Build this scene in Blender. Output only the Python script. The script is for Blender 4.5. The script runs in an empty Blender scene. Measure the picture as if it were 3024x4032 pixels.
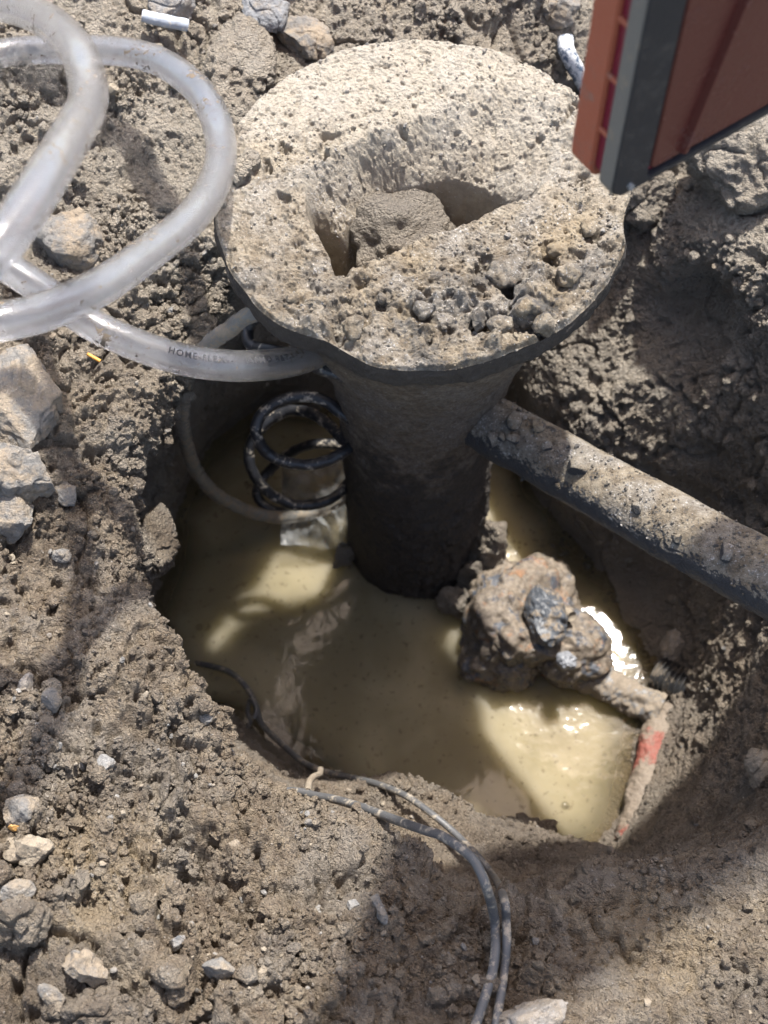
import bpy, bmesh, math, random
import numpy as np
from mathutils import Vector, Matrix
random.seed(7)
S = bpy.context.scene
COL = S.collection

# ------------------------------------------------------------------ camera, light, exposure
F = 5592.0                                   # focal length in photo pixels (photo 3024 x 4032)
PITCH = math.radians(62.5)                   # looking down
CAM = np.array([0.0, -0.44468, 0.53063])
FW = np.array([0, math.cos(PITCH), -math.sin(PITCH)])
DN = np.array([0, -math.sin(PITCH), -math.cos(PITCH)])
RT = np.array([1.0, 0, 0])
cd = bpy.data.cameras.new('camera'); cam = bpy.data.objects.new('camera', cd); COL.objects.link(cam)
cam.location = CAM; cam.rotation_euler = (math.radians(90) - PITCH, 0, 0)
cd.sensor_fit = 'VERTICAL'; cd.sensor_height = 24; cd.lens = 24 * F / 4032
cd.clip_start = 0.01; cd.clip_end = 50
cd.dof.use_dof = True; cd.dof.focus_distance = 0.655; cd.dof.aperture_fstop = 8.5
S.camera = cam

SUN_DIR = np.array([0.150, 0.425, 0.985]); SUN_DIR /= np.linalg.norm(SUN_DIR)   # towards the sun
W = bpy.data.worlds.new('World'); S.world = W; W.use_nodes = True
nt = W.node_tree; nt.nodes.clear()
sky = nt.nodes.new('ShaderNodeTexSky'); sky.sky_type = 'NISHITA'; sky.sun_disc = False
sky.air_density = 0.7; sky.dust_density = 1.6; sky.ozone_density = 0.6
sky.sun_elevation = math.asin(SUN_DIR[2]); sky.sun_rotation = math.atan2(SUN_DIR[0], SUN_DIR[1])
bg = nt.nodes.new('ShaderNodeBackground'); bg.inputs[1].default_value = 0.15
wo = nt.nodes.new('ShaderNodeOutputWorld')
wbn = nt.nodes.new('ShaderNodeMix'); wbn.data_type = 'RGBA'; wbn.blend_type = 'MULTIPLY'; wbn.inputs[0].default_value = 1   # camera white balance set for the shade
wbn.inputs[7].default_value = (1.15, 1.0, 0.83, 1)
nt.links.new(sky.outputs[0], wbn.inputs[6]); nt.links.new(wbn.outputs[2], bg.inputs[0]); nt.links.new(bg.outputs[0], wo.inputs[0])
ld = bpy.data.lights.new('sun', 'SUN'); ld.energy = 3.2; ld.angle = math.radians(1.6); ld.color = (1, 0.962, 0.90)
sun = bpy.data.objects.new('sun', ld); COL.objects.link(sun)
sun.rotation_euler = Vector(SUN_DIR).to_track_quat('Z', 'Y').to_euler()
S.view_settings.view_transform = 'Standard'; S.view_settings.look = 'None'
S.view_settings.exposure = 1.62; S.view_settings.gamma = 1
S.cycles.max_bounces = 10; S.cycles.transparent_max_bounces = 12; S.cycles.caustics_reflective = False

# ------------------------------------------------------------------ photo pixel <-> world
def ray(px, py): return FW + RT * ((px - 1512) / F) + DN * ((py - 2016) / F)
def atz(px, py, z):
    r = ray(px, py); return CAM + r * ((z - CAM[2]) / r[2])
def atd(px, py, d): return CAM + ray(px, py) * d
def project(P):
    d = P - CAM; z = d @ FW
    return 1512 + F * (d @ RT) / z, 2016 + F * (d @ DN) / z, z

# ------------------------------------------------------------------ numpy noise
def _h(ix, iy, iz, seed):
    h = (ix.astype(np.uint32) * np.uint32(374761393) + iy.astype(np.uint32) * np.uint32(668265263)
         + iz.astype(np.uint32) * np.uint32(2147483647) + np.uint32(seed * 974711 + 12345))
    h = (h ^ (h >> np.uint32(13))) * np.uint32(1274126177)
    h = (h ^ (h >> np.uint32(16))) * np.uint32(2246822519)
    return h ^ (h >> np.uint32(15))
def vnoise(P, scale, seed=0):
    """smooth value noise in -1..1"""
    q = (P * scale).reshape(-1, 3); f0 = np.floor(q); t = (q - f0).astype(np.float32)
    i = f0.astype(np.int64); t = t * t * t * (t * (t * 6 - 15) + 10)
    out = np.zeros(len(q), np.float32)
    for dx in (0, 1):
        wx = t[:, 0] if dx else 1 - t[:, 0]
        for dy in (0, 1):
            wy = wx * (t[:, 1] if dy else 1 - t[:, 1])
            for dz in (0, 1):
                w = wy * (t[:, 2] if dz else 1 - t[:, 2])
                out += w * (_h(i[:, 0] + dx, i[:, 1] + dy, i[:, 2] + dz, seed).astype(np.float32) * (2 / 4294967295.0) - 1)
    return out.reshape(P.shape[:-1])
def fbm(P, scale, octv, seed=0, gain=0.5):
    o = 0; a = 1.0; tot = 0
    for k in range(octv):
        o = o + a * vnoise(P + 3.17 * k, scale * 2.03 ** k, seed + k); tot += a; a *= gain
    return o / tot
def cells(P, scale, seed=0):
    """distance to the nearest jittered cell point, and that cell's random number"""
    q = (P * scale).reshape(-1, 3); i0 = np.floor(q - 0.5).astype(np.int64)
    best = np.full(len(q), 9.0, np.float32); rnd = np.zeros(len(q), np.float32)
    for dx in (0, 1):
        for dy in (0, 1):
            for dz in (0, 1):
                c = i0 + np.array([dx, dy, dz])
                h = _h(c[:, 0], c[:, 1], c[:, 2], seed)
                j = np.stack([(h & 1023), (h >> np.uint32(10)) & 1023, (h >> np.uint32(20)) & 1023], -1).astype(np.float32) / 1023
                d = ((q - (c + 0.15 + 0.7 * j)) ** 2).sum(-1).astype(np.float32)
                m = d < best
                best[m] = d[m]; rnd[m] = (h[m] & 255).astype(np.float32) / 255
    return np.sqrt(best).reshape(P.shape[:-1]), rnd.reshape(P.shape[:-1])
def sstep(a, b, x):
    t = np.clip((x - a) / (b - a), 0, 1); return t * t * (3 - 2 * t)
def soil_disp(P, big, mid, crumb, seed=0, rough=None):
    """displacement (metres) of crumbly soil"""
    rough = sstep(-0.35, 0.35, fbm(P, 28, 2, seed + 50)) if rough is None else rough
    d = big * fbm(P, 22, 3, seed)
    n = fbm(P, 75, 3, seed + 9)
    d = d + mid * n * (0.35 + 0.65 * rough)
    d = d - mid * 0.9 * sstep(0.12, 0.0, np.abs(fbm(P, 38, 3, seed + 21))) * rough       # cracks
    c1, r1 = cells(P + 0.004 * n[..., None], 150, seed + 3)
    d = d + crumb * (0.85 - c1) * (0.3 + r1) * rough * 1.5
    c2, r2 = cells(P, 380, seed + 4)
    d = d + crumb * 0.55 * (0.85 - c2) * (0.3 + r2) * (0.3 + 0.7 * rough)
    d = d + crumb * 0.25 * vnoise(P, 900, seed + 6)
    return d

# ------------------------------------------------------------------ mesh helpers
def mesh_obj(name, V, faces4=None, faces3=None, mat=None, parent=None, smooth=True, fmat=None, mats=None):
    me = bpy.data.meshes.new(name); V = np.asarray(V, np.float32).reshape(-1, 3)
    q = np.zeros((0, 4), np.int32) if faces4 is None else np.asarray(faces4, np.int32)
    t = np.zeros((0, 3), np.int32) if faces3 is None else np.asarray(faces3, np.int32)
    me.vertices.add(len(V)); me.vertices.foreach_set('co', V.ravel())
    nl = q.size + t.size; me.loops.add(nl)
    me.loops.foreach_set('vertex_index', np.concatenate([q.ravel(), t.ravel()]))
    me.polygons.add(len(q) + len(t))
    st = np.concatenate([np.arange(len(q)) * 4, len(q) * 4 + np.arange(len(t)) * 3]).astype(np.int32)
    me.polygons.foreach_set('loop_start', st)
    me.polygons.foreach_set('use_smooth', np.full(len(q) + len(t), smooth, bool))
    for m in (mats or [mat]): me.materials.append(m)
    if fmat is not None: me.polygons.foreach_set('material_index', fmat.astype(np.int32))
    me.update(); me.validate()
    o = bpy.data.objects.new(name, me); COL.objects.link(o)
    if parent is not None: o.parent = parent
    return o
def grid_faces(nu, nv, cu=False, cv=False):
    a = np.arange(nu * nv).reshape(nu, nv)
    if cu: a = np.concatenate([a, a[:1]], 0)
    if cv: a = np.concatenate([a, a[:, :1]], 1)
    return np.stack([a[:-1, :-1], a[1:, :-1], a[1:, 1:], a[:-1, 1:]], -1).reshape(-1, 4)
def grid_normals(P, cu=False, cv=False):
    def df(A, ax, cyc):
        if cyc: return np.roll(A, -1, ax) - np.roll(A, 1, ax)
        return np.gradient(A, axis=ax)
    n = np.cross(df(P, 0, cu), df(P, 1, cv)); return n / (np.linalg.norm(n, axis=-1, keepdims=True) + 1e-12)
def tag(o, label=None, cat=None, group=None, kind=None):
    for k, v in (('label', label), ('category', cat), ('group', group), ('kind', kind)):
        if v: o[k] = v
    return o
def empty(name, loc=(0, 0, 0)):
    o = bpy.data.objects.new(name, None); o.empty_display_size = 0.02; COL.objects.link(o); o.location = loc; return o
def relink(o, root):
    """make o a child of root, keeping where it is"""
    o.parent = root; o.matrix_parent_inverse = Matrix.Translation(Vector(root.location)).inverted(); return o
def spline(pts, n):
    """Catmull-Rom through pts, n evenly spaced points"""
    p = np.asarray(pts, float); p = np.concatenate([2 * p[:1] - p[1:2], p, 2 * p[-1:] - p[-2:-1]])
    out = []
    for i in range(1, len(p) - 2):
        t = np.linspace(0, 1, 24, endpoint=False)[:, None]
        a, b, c, d = p[i - 1], p[i], p[i + 1], p[i + 2]
        out.append(0.5 * (2 * b + (c - a) * t + (2 * a - 5 * b + 4 * c - d) * t * t + (3 * b - a - 3 * c + d) * t ** 3))
    out = np.concatenate(out + [p[-2:-1]])
    L = np.concatenate([[0], np.cumsum(np.linalg.norm(np.diff(out[:, :3], axis=0), axis=1))])
    s = np.linspace(0, L[-1], n)
    return np.stack([np.interp(s, L, out[:, k]) for k in range(out.shape[1])], -1), L[-1]
def frames(C):
    T = np.gradient(C, axis=0); T /= np.linalg.norm(T, axis=1, keepdims=True)
    N = np.zeros_like(C); v = np.cross(T[0], [0.3, 0.2, 1.0]); v /= np.linalg.norm(v)
    for i in range(len(C)):
        v = v - T[i] * (v @ T[i]); v /= np.linalg.norm(v); N[i] = v
    return T, N, np.cross(T, N)
def tube_grid(C, r, seg=24):
    T, N, B = frames(C); a = np.linspace(0, 2 * np.pi, seg, endpoint=False)
    r = np.broadcast_to(np.asarray(r, float), (len(C),))
    nrm = N[:, None] * np.cos(a)[None, :, None] + B[:, None] * np.sin(a)[None, :, None]
    return C[:, None] + nrm * r[:, None, None], nrm
def tube(name, C, r, mat, seg=24, parent=None, disp=None, cap=True):
    P, nrm = tube_grid(C, r, seg)
    if disp is not None: P = P + nrm * disp(P)[..., None]
    V = P.reshape(-1, 3); f = grid_faces(len(C), seg, cv=True)[:, ::-1]; f3 = None
    if cap:
        n = len(V); V = np.concatenate([V, C[:1], C[-1:]]); k = np.arange(seg); l = (len(C) - 1) * seg
        f3 = np.concatenate([np.stack([np.full(seg, n), k, (k + 1) % seg], -1), np.stack([np.full(seg, n + 1), l + (k + 1) % seg, l + k], -1)])
    return mesh_obj(name, V, f, f3, mat, parent)

# ------------------------------------------------------------------ materials
class Mat:
    def __init__(s, name):
        s.m = bpy.data.materials.new(name); s.m.use_nodes = True; s.t = s.m.node_tree; s.t.nodes.clear()
        s.out = s.t.nodes.new('ShaderNodeOutputMaterial')
        s.tc = s.t.nodes.new('ShaderNodeTexCoord').outputs['Object']
        s.geo = s.t.nodes.new('ShaderNodeNewGeometry')
    def node(s, typ, **kw):
        n = s.t.nodes.new(typ)
        for k, v in kw.items(): setattr(n, k, v)
        return n
    def set(s, sock, v):
        if hasattr(v, 'is_linked') or isinstance(v, bpy.types.NodeSocket): s.t.links.new(v, sock)
        else:
            if sock.type == 'RGBA' and len(v) == 3: v = (*v, 1)
            sock.default_value = v
    def noise(s, scale, detail=4, rough=0.55, dist=0.0, vec=None):
        n = s.node('ShaderNodeTexNoise'); s.set(n.inputs['Vector'], vec or s.tc)
        n.inputs['Scale'].default_value = scale; n.inputs['Detail'].default_value = detail
        n.inputs['Roughness'].default_value = rough; n.inputs['Distortion'].default_value = dist
        return n.outputs['Fac']
    def voro(s, scale, out='Distance', vec=None):
        n = s.node('ShaderNodeTexVoronoi'); s.set(n.inputs['Vector'], vec or s.tc); n.inputs['Scale'].default_value = scale
        return n.outputs[out]
    def ramp(s, fac, a, b, lo=0.0, hi=1.0):
        n = s.node('ShaderNodeMapRange', interpolation_type='SMOOTHSTEP'); s.set(n.inputs['Value'], fac)
        n.inputs['From Min'].default_value = a; n.inputs['From Max'].default_value = b
        n.inputs['To Min'].default_value = lo; n.inputs['To Max'].default_value = hi
        return n.outputs[0]
    def mix(s, fac, a, b, mode='MIX'):
        n = s.node('ShaderNodeMix', data_type='RGBA', blend_type=mode)
        s.set(n.inputs[0], fac); s.set(n.inputs[6], a); s.set(n.inputs[7], b); return n.outputs[2]
    def math(s, op, a, b=0.0, clamp=False):
        n = s.node('ShaderNodeMath', operation=op, use_clamp=clamp); s.set(n.inputs[0], a); s.set(n.inputs[1], b); return n.outputs[0]
    def xyz(s, v):
        n = s.node('ShaderNodeSeparateXYZ'); s.set(n.inputs[0], v); return n.outputs
    def bump(s, h, strength, dist, normal=None):
        n = s.node('ShaderNodeBump'); s.set(n.inputs['Height'], h); n.inputs['Strength'].default_value = strength
        n.inputs['Distance'].default_value = dist
        if normal is not None: s.set(n.inputs['Normal'], normal)
        return n.outputs[0]
    def bsdf(s, **kw):
        n = s.node('ShaderNodeBsdfPrincipled')
        for k, v in kw.items(): s.set(n.inputs[k.replace('_', ' ')], v)
        return n.outputs[0]
    def mixs(s, fac, a, b):
        n = s.node('ShaderNodeMixShader'); s.set(n.inputs[0], fac); s.set(n.inputs[1], a); s.set(n.inputs[2], b); return n.outputs[0]
    def done(s, sh): s.set(s.out.inputs[0], sh); return s.m

def soil_material(name, tone=1.0, wet=True, grey=0.0, ochre=1.0):
    m = Mat(name); P = m.geo.outputs['Position']; x, y, z = m.xyz(P)
    a = m.noise(26, 5, 0.6, vec=P); b = m.noise(140, 5, 0.65, vec=P); g = m.noise(11, 4, 0.6, 0.4, vec=P)
    k = lambda c: tuple(v * tone for v in c)
    col = m.mix(m.ramp(b, 0.3, 0.7), k((0.185, 0.142, 0.102)), k((0.37, 0.305, 0.225)))
    col = m.mix(m.ramp(a, 0.42, 0.62, 0, 0.65), col, m.mix(b, k((0.23, 0.205, 0.175)), k((0.42, 0.385, 0.335))))
    col = m.mix(m.math('MULTIPLY', m.ramp(g, 0.58, 0.72), 0.55 * ochre), col, k((0.42, 0.31, 0.17)))
    col = m.mix(m.ramp(m.noise(15, 5, 0.65, 0.5, vec=P), 0.50, 0.64, 0, 0.6), col, k((0.115, 0.092, 0.072)))          # damp patches
    light_falloff = m.math('ADD', m.ramp(y, -0.14, 0.06, 0.0, 0.95), m.ramp(g, 0.35, 0.7, -0.15, 0.25), True)  # pale patches, plus light falloff painted in: brighter towards the back
    col = m.mix(light_falloff, m.mix(0.16, col, k((0.17, 0.13, 0.095))), m.mix(0.52, col, k((0.52, 0.48, 0.415))))
    if grey: col = m.mix(grey, col, k((0.37, 0.365, 0.36)))
    col = m.mix(m.ramp(m.noise(620, 3, 0.7, vec=P), 0.62, 0.70, 0, 0.75), col, k((0.52, 0.49, 0.45)))         # pale grit
    col = m.mix(m.ramp(m.noise(430, 4, 0.75, 0.3, vec=P), 0.40, 0.30, 0, 0.85), col, k((0.085, 0.068, 0.055)))       # pore shade painted in as dark specks
    rough = 0.9
    if wet:
        w = m.ramp(m.math('ADD', z, m.ramp(a, 0.3, 0.7, -0.03, 0.03)), -0.345, -0.20, 1.0, 0.0)
        col = m.mix(w, col, m.mix(0.08, m.mix(0.6, col, k((0.34, 0.29, 0.235))), (0.05, 0.04, 0.03)))
        rough = m.math('SUBTRACT', 0.92, m.math('MULTIPLY', m.ramp(z, -.345, -.25, 1.0, 0.0), 0.68))
    vm = m.node('ShaderNodeVectorMath', operation='ADD'); m.set(vm.inputs[0], P); nn = m.node('ShaderNodeTexNoise'); m.set(nn.inputs['Vector'], P); nn.inputs['Scale'].default_value = 300
    sc = m.node('ShaderNodeVectorMath', operation='SCALE'); m.set(sc.inputs[0], nn.outputs['Color']); sc.inputs[3].default_value = 0.0022; m.set(vm.inputs[1], sc.outputs[0]); D = vm.outputs[0]
    h = m.math('ADD', m.noise(1500, 3, 0.7, vec=P), m.math('MULTIPLY', m.noise(420, 4, 0.7, vec=P), 1.2))
    h = m.math('SUBTRACT', h, m.math('MULTIPLY', m.voro(520, vec=D), 1.0)); h = m.math('SUBTRACT', h, m.math('MULTIPLY', m.voro(1150, vec=D), 0.55))
    return m.done(m.bsdf(Base_Color=col, Roughness=rough, Specular_IOR_Level=0.3, Normal=m.bump(h, 1.0, 0.0034)))
def stone_material(name, c, dust=0.35):
    m = Mat(name); P = m.geo.outputs['Position']
    b = m.noise(180, 6, 0.7, vec=P); a = m.noise(45, 4, 0.6, vec=P)
    col = m.mix(b, tuple(v * 0.55 for v in c), tuple(min(0.8, v * 1.35) for v in c))
    col = m.mix(m.ramp(m.math('ADD', m.math('MULTIPLY', a, 0.7), m.math('MULTIPLY', b, 0.3)), 0.42, 0.60, 0, min(1, dust * 1.7)), col, m.mix(b, (0.20, 0.16, 0.12), (0.36, 0.30, 0.225)))
    col = m.mix(m.ramp(m.noise(800, 3, 0.7, vec=P), 0.62, 0.72, 0, 0.5), col, (0.6, 0.59, 0.57))
    col = m.mix(m.ramp(m.noise(330, 4, 0.75, vec=P), 0.42, 0.32, 0, 0.7), col, (0.10, 0.09, 0.08))
    h = m.math('ADD', m.noise(900, 4, 0.7, vec=P), m.noise(260, 4, 0.65, vec=P))
    return m.done(m.bsdf(Base_Color=col, Roughness=0.85, Specular_IOR_Level=0.35, Normal=m.bump(h, 0.9, 0.0018)))
def mud_iron_material(name, mode):
    """cast iron with dried mud; mode 'top' crusted all over, 'stem' thin film, 'branch' mud lying on the upper side, underside darkened as painted shade"""
    m = Mat(name); P = m.geo.outputs['Position']; x, y, z = m.xyz(P)
    b = m.noise(160, 5, 0.65, vec=P); a = m.noise(40, 5, 0.6, vec=P); f = m.noise(520, 4, 0.7, vec=P)
    mud = m.mix(m.ramp(b, 0.3, 0.7), (0.140, 0.112, 0.080), (0.325, 0.278, 0.208))
    mud = m.mix(m.ramp(a, 0.42, 0.62, 0, 0.5), mud, m.mix(b, (0.13, 0.128, 0.125), (0.32, 0.312, 0.30)))
    mud = m.mix(m.ramp(m.noise(17, 3, 0.5, vec=P), 0.56, 0.68, 0, 0.35), mud, (0.33, 0.25, 0.14))
    mud = m.mix(m.ramp(m.math('ADD', m.noise(700, 3, 0.7, vec=P), m.ramp(a, .4, .7, -.04, .05)), 0.60, 0.68, 0, 0.8), mud, (0.58, 0.57, 0.56))
    mud = m.mix(m.ramp(m.noise(480, 4, 0.75, 0.3, vec=P), 0.42, 0.31, 0, 0.9), mud, (0.065, 0.055, 0.05))
    iron = m.mix(b, (0.030, 0.028, 0.029), (0.075, 0.066, 0.058)); rough = 0.9
    if mode == 'top':
        mud = m.mix(m.ramp(y, -0.05, 0.08, 0.0, 0.6), mud, (0.50, 0.465, 0.40))  # brighter light on the back of the flange put into the mud colour
        drk = m.math('MULTIPLY', m.ramp(m.math('ADD', m.math('MULTIPLY', m.noise(55, 5, 0.7, 0.4, vec=P), 0.7), m.math('MULTIPLY', f, 0.3)), 0.47, 0.60), m.math('MULTIPLY', m.ramp(y, -0.02, -0.06), m.ramp(x, -0.09, 0.06, 0.35, 0.95)))
        col = m.mix(drk, mud, m.mix(f, (0.045, 0.042, 0.04), (0.15, 0.145, 0.14)))
    elif mode == 'stem':
        film = m.ramp(m.math('ADD', z, m.ramp(a, 0.3, 0.7, -0.03, 0.03)), -0.205, -0.165, 0.10, 0.95)  # brown between a darker rim and a darker lower end
        film = m.math('MULTIPLY', film, m.ramp(f, 0.25, 0.7, 0.35, 1.1), True)
        rim = m.ramp(m.math('ADD', z, m.ramp(a, 0.3, 0.7, -0.006, 0.006)), -0.056, -0.036, 0.0, 0.92)
        film = m.math('MULTIPLY', film, m.math('SUBTRACT', 1.0, rim))
        col = m.mix(film, iron, m.mix(0.45, mud, (0.155, 0.105, 0.07))); rough = 0.72
    else:
        nz = m.xyz(m.geo.outputs['Normal'])[2]
        cov = m.math('ADD', m.ramp(nz, 0.0, 0.75, -0.25, 0.72), m.ramp(a, 0.25, 0.75, -0.42, 0.42))  # mud on top; shade of the underside put into the colour as dark iron
        cov = m.math('ADD', cov, m.ramp(f, 0.3, 0.7, -0.2, 0.2))
        c = m.ramp(cov, 0.3, 0.5); col = m.mix(c, m.mix(b, (0.035, 0.037, 0.042), (0.09, 0.09, 0.092)), mud)
        rough = m.ramp(c, 0, 1, 0.42, 0.92)
    h = m.math('ADD', m.noise(1300, 4, 0.7, vec=P), m.math('MULTIPLY', m.noise(430, 4, 0.7, vec=P), 1.2))
    return m.done(m.bsdf(Base_Color=col, Roughness=rough, Specular_IOR_Level=0.35, Normal=m.bump(h, 0.9, 0.0018)))
def hose_material(name, alpha=0.06, dirt=0.57, tint=(0.90, 0.91, 0.93), dirtcol=(0.11, 0.085, 0.06)):
    m = Mat(name); P = m.geo.outputs['Position']
    a = m.noise(70, 5, 0.7, 0.6, vec=P); s = m.noise(420, 4, 0.75, vec=P)
    d = m.ramp(m.math('ADD', m.math('MULTIPLY', a, 0.55), m.math('MULTIPLY', s, 0.45)), dirt, dirt + 0.035)
    nb = m.bump(m.math('ADD', m.noise(60, 2, 0.5, vec=P), m.math('MULTIPLY', s, 0.35)), 0.35, 0.002)
    gls = m.bsdf(Base_Color=tint, Transmission_Weight=1.0, Coat_Weight=0.7, Coat_Roughness=0.06, Roughness=m.ramp(s, 0.35, 0.7, 0.03, 0.16), IOR=1.42, Normal=nb)
    milk = m.bsdf(Base_Color=tint, Roughness=m.ramp(s, 0.3, 0.7, 0.14, 0.30), Specular_IOR_Level=0.7, Normal=nb)
    tl = m.node('ShaderNodeBsdfTranslucent'); m.set(tl.inputs[0], tint)
    milk = m.mixs(0.5, milk, tl.outputs[0])
    body = m.mixs(m.ramp(s, 0.3, 0.7, max(0, alpha - 0.07), alpha + 0.07), gls, milk)
    tr = m.node('ShaderNodeBsdfTransparent'); m.set(tr.inputs[0], (0.95, 0.955, 0.97))
    sh = m.mixs(0.46, body, tr.outputs[0])
    mud = m.bsdf(Base_Color=m.mix(s, tuple(v * 0.6 for v in dirtcol), tuple(v * 1.6 for v in dirtcol)), Roughness=0.9)
    return m.done(m.mixs(d, sh, mud))
def coated_material(name, base, mudcol, thr, rough=0.4, scale=90):
    m = Mat(name); P = m.geo.outputs['Position']
    a = m.noise(scale, 5, 0.65, 0.5, vec=P); s = m.noise(500, 4, 0.7, vec=P)
    c = m.ramp(m.math('ADD', m.math('MULTIPLY', a, 0.7), m.math('MULTIPLY', s, 0.3)), thr, thr + 0.09)
    col = m.mix(c, base, m.mix(s, tuple(v * 0.6 for v in mudcol), tuple(v * 1.3 for v in mudcol)))
    return m.done(m.bsdf(Base_Color=col, Roughness=m.ramp(c, 0, 1, rough, 0.9), Normal=m.bump(s, 0.5, 0.0006)))
def plain(name, c, rough=0.5, var=0.15, spec=0.5, bumpy=0.15):
    m = Mat(name); P = m.geo.outputs['Position']; s = m.noise(300, 4, 0.7, vec=P); g = m.noise(40, 4, 0.6, vec=P)
    col = m.mix(m.math('ADD', m.math('MULTIPLY', s, 0.5), m.math('MULTIPLY', g, 0.5)), tuple(v * (1 - var) for v in c), tuple(min(1, v * (1 + var)) for v in c))
    return m.done(m.bsdf(Base_Color=col, Roughness=m.ramp(g, 0.3, 0.7, rough - 0.08, rough + 0.08), Specular_IOR_Level=spec, Normal=m.bump(s, bumpy, 0.0005)))
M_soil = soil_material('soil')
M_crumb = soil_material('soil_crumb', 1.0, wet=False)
M_grit = stone_material('grit', (0.29, 0.285, 0.275))
M_top = mud_iron_material('mud_crust', 'top'); M_stem = mud_iron_material('iron_stem', 'stem'); M_branch = mud_iron_material('iron_muddy', 'branch')
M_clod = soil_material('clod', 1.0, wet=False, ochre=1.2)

# ------------------------------------------------------------------ terrain: ground and pit as one sheet
ZW = -0.36
CX, CY = 0.02, -0.05
p = lambda px, py, z: tuple(atz(px, py, z)); w = lambda x, y, z: (x, y, z)
RW = [w(-.160, -.07, ZW), w(-.150, -.02, ZW), p(715, 1960, ZW), p(800, 1800, ZW), p(905, 1690, ZW), p(1040, 1590, ZW), w(-.055, .10, ZW), w(0, .125, ZW), w(.05, .12, ZW),
      w(.09, .085, ZW), p(2090, 1930, ZW), p(2210, 2080, ZW), p(2330, 2215, ZW), p(2420, 2320, ZW), p(2480, 2440, ZW), p(2560, 2550, ZW), p(2585, 2660, ZW),
      p(2490, 2790, ZW), p(2485, 2930, ZW), p(2480, 3060, ZW), p(2440, 3200, ZW), p(2380, 3330, ZW), p(2200, 3400, ZW), p(1900, 3330, ZW), p(1600, 3250, ZW),
      p(1280, 3060, ZW), p(1120, 2960, ZW), p(1000, 2880, ZW), p(880, 2790, ZW), w(-.135, -.125, ZW), w(-.150, -.10, ZW)]
R1 = [w(-.153, -.07, -.27), p(690, 1870, -.28), p(830, 1575, -.255), p(1040, 1490, -.27), w(0, .137, -.27), w(.06, .13, -.27), p(2080, 1560, -.255), p(2300, 1690, -.232), p(2450, 2060, -.30), p(2590, 2200, -.340), p(2690, 2360, -.338), p(2730, 2560, -.335), p(2690, 2760, -.335), p(2640, 2960, -.325), p(2620, 3150, -.30), p(2480, 3380, -.30), p(2170, 3275, -.285), p(1900, 3190, -.262), p(1740, 3110, -.258), p(1620, 3060, -.258),
      p(1450, 3085, -.265), p(1150, 3060, -.275), p(960, 2960, -.28), w(-.128, -.14, -.28), w(-.15, -.11, -.27)]
R2 = [w(-.130, -.07, -.16), p(620, 1720, -.17), p(745, 1480, -.15), w(-.08, .07, -.16), w(0, .147, -.16), w(.06, .142, -.16), w(.10, .125, -.19), p(2420, 1230, -.185), p(2600, 1200, -.170), p(2780, 1130, -.158), p(2900, 1450, -.155),
      p(3150, 2000, -.180), p(3120, 2650, -.195), p(2850, 3130, -.22), p(2500, 3450, -.23), p(2100, 3500, -.22), p(1800, 3430, -.215), p(1500, 3290, -.215), p(1200, 3185, -.20),
      p(950, 3090, -.16), w(-.12, -.15, -.16), w(-.128, -.11, -.16)]
RR = [p(500, 2000, -.085), p(535, 1850, -.08), p(570, 1640, -.08), p(740, 1370, -.085), p(870, 1230, -.085), w(-.06, .085, -.06), w(0, .145, -.045), w(.06, .150, -.06), w(.11, .155, -.10), p(2480, 680, -.130), p(2640, 730, -.118),
      p(2780, 880, -.100), p(2880, 930, -.095), p(3040, 1020, -.085), p(3450, 1350, -.09), p(3700, 2000, -.09), p(3650, 2700, -.09), p(3200, 3230, -.095), p(2700, 3370, -.10), p(2400, 3440, -.11), p(2150, 3560, -.105),
      p(1950, 3570, -.10), p(1700, 3490, -.095), p(1500, 3385, -.09), p(1330, 3295, -.085), p(1150, 3215, -.085), p(1000, 3165, -.085), p(840, 3040, -.085), p(815, 2850, -.085), p(765, 2690, -.085),
      p(650, 2570, -.085), p(545, 2330, -.085), p(480, 2150, -.085)]
RO = [w(-.6, -.05, .01), w(-.5, .3, .03), w(.02, .6, .07), w(.5, .4, .02), w(.62, -.05, -.01), w(.5, -.45, -.03), w(.02, -.62, -.05), w(-.45, -.4, -.03)]
NT = 2300
TH = np.linspace(-np.pi, np.pi, NT, endpoint=False)
def ring(pts):
    a = np.array(pts); t = np.arctan2(a[:, 1] - CY, a[:, 0] - CX); r = np.hypot(a[:, 0] - CX, a[:, 1] - CY)
    o = np.argsort(t); t, r, z = t[o], r[o], a[o, 2]
    t = np.concatenate([t - 2 * np.pi, t, t + 2 * np.pi]); r = np.tile(r, 3); z = np.tile(z, 3)
    R = np.interp(TH, t, r); Z = np.interp(TH, t, z)
    k = np.hanning(41); k /= k.sum()
    f = lambda v: np.convolve(np.concatenate([v[-20:], v, v[:20]]), k, 'valid')
    return f(R), f(Z)
RINGS = [ring(x) for x in (RW, R1, R2, RR, RO)]
rw = RINGS[0][0]
RINGS[3][0][:] += 0.006 + 0.008 * np.exp(-(((np.abs(TH) - np.pi) / 0.75) ** 2)); RINGS[2][0][:] += 0.008 * np.exp(-(((np.abs(TH) - np.pi) / 0.75) ** 2))
def seg(a, b, c, d, t):   # catmull-rom
    return 0.5 * (2 * b + (c - a) * t + (2 * a - 5 * b + 4 * c - d) * t * t + (3 * b - a - 3 * c + d) * t ** 3)
rows = []
FL = np.array([0, .2, .4, .55, .68, .78, .85, .9, .93, .955, .975, .99])
for f in np.concatenate([np.linspace(0, .75, 24, endpoint=False), np.linspace(.75, 1, 40, endpoint=False)]):
    d = (1 - f) * rw
    rows.append((f * rw, ZW - 0.05 * sstep(0, 0.055, d) - 0.012 * np.clip(d / 0.02, 0, 1)))
rw_in = (0.93 * rw, np.full(NT, ZW - .02))
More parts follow.
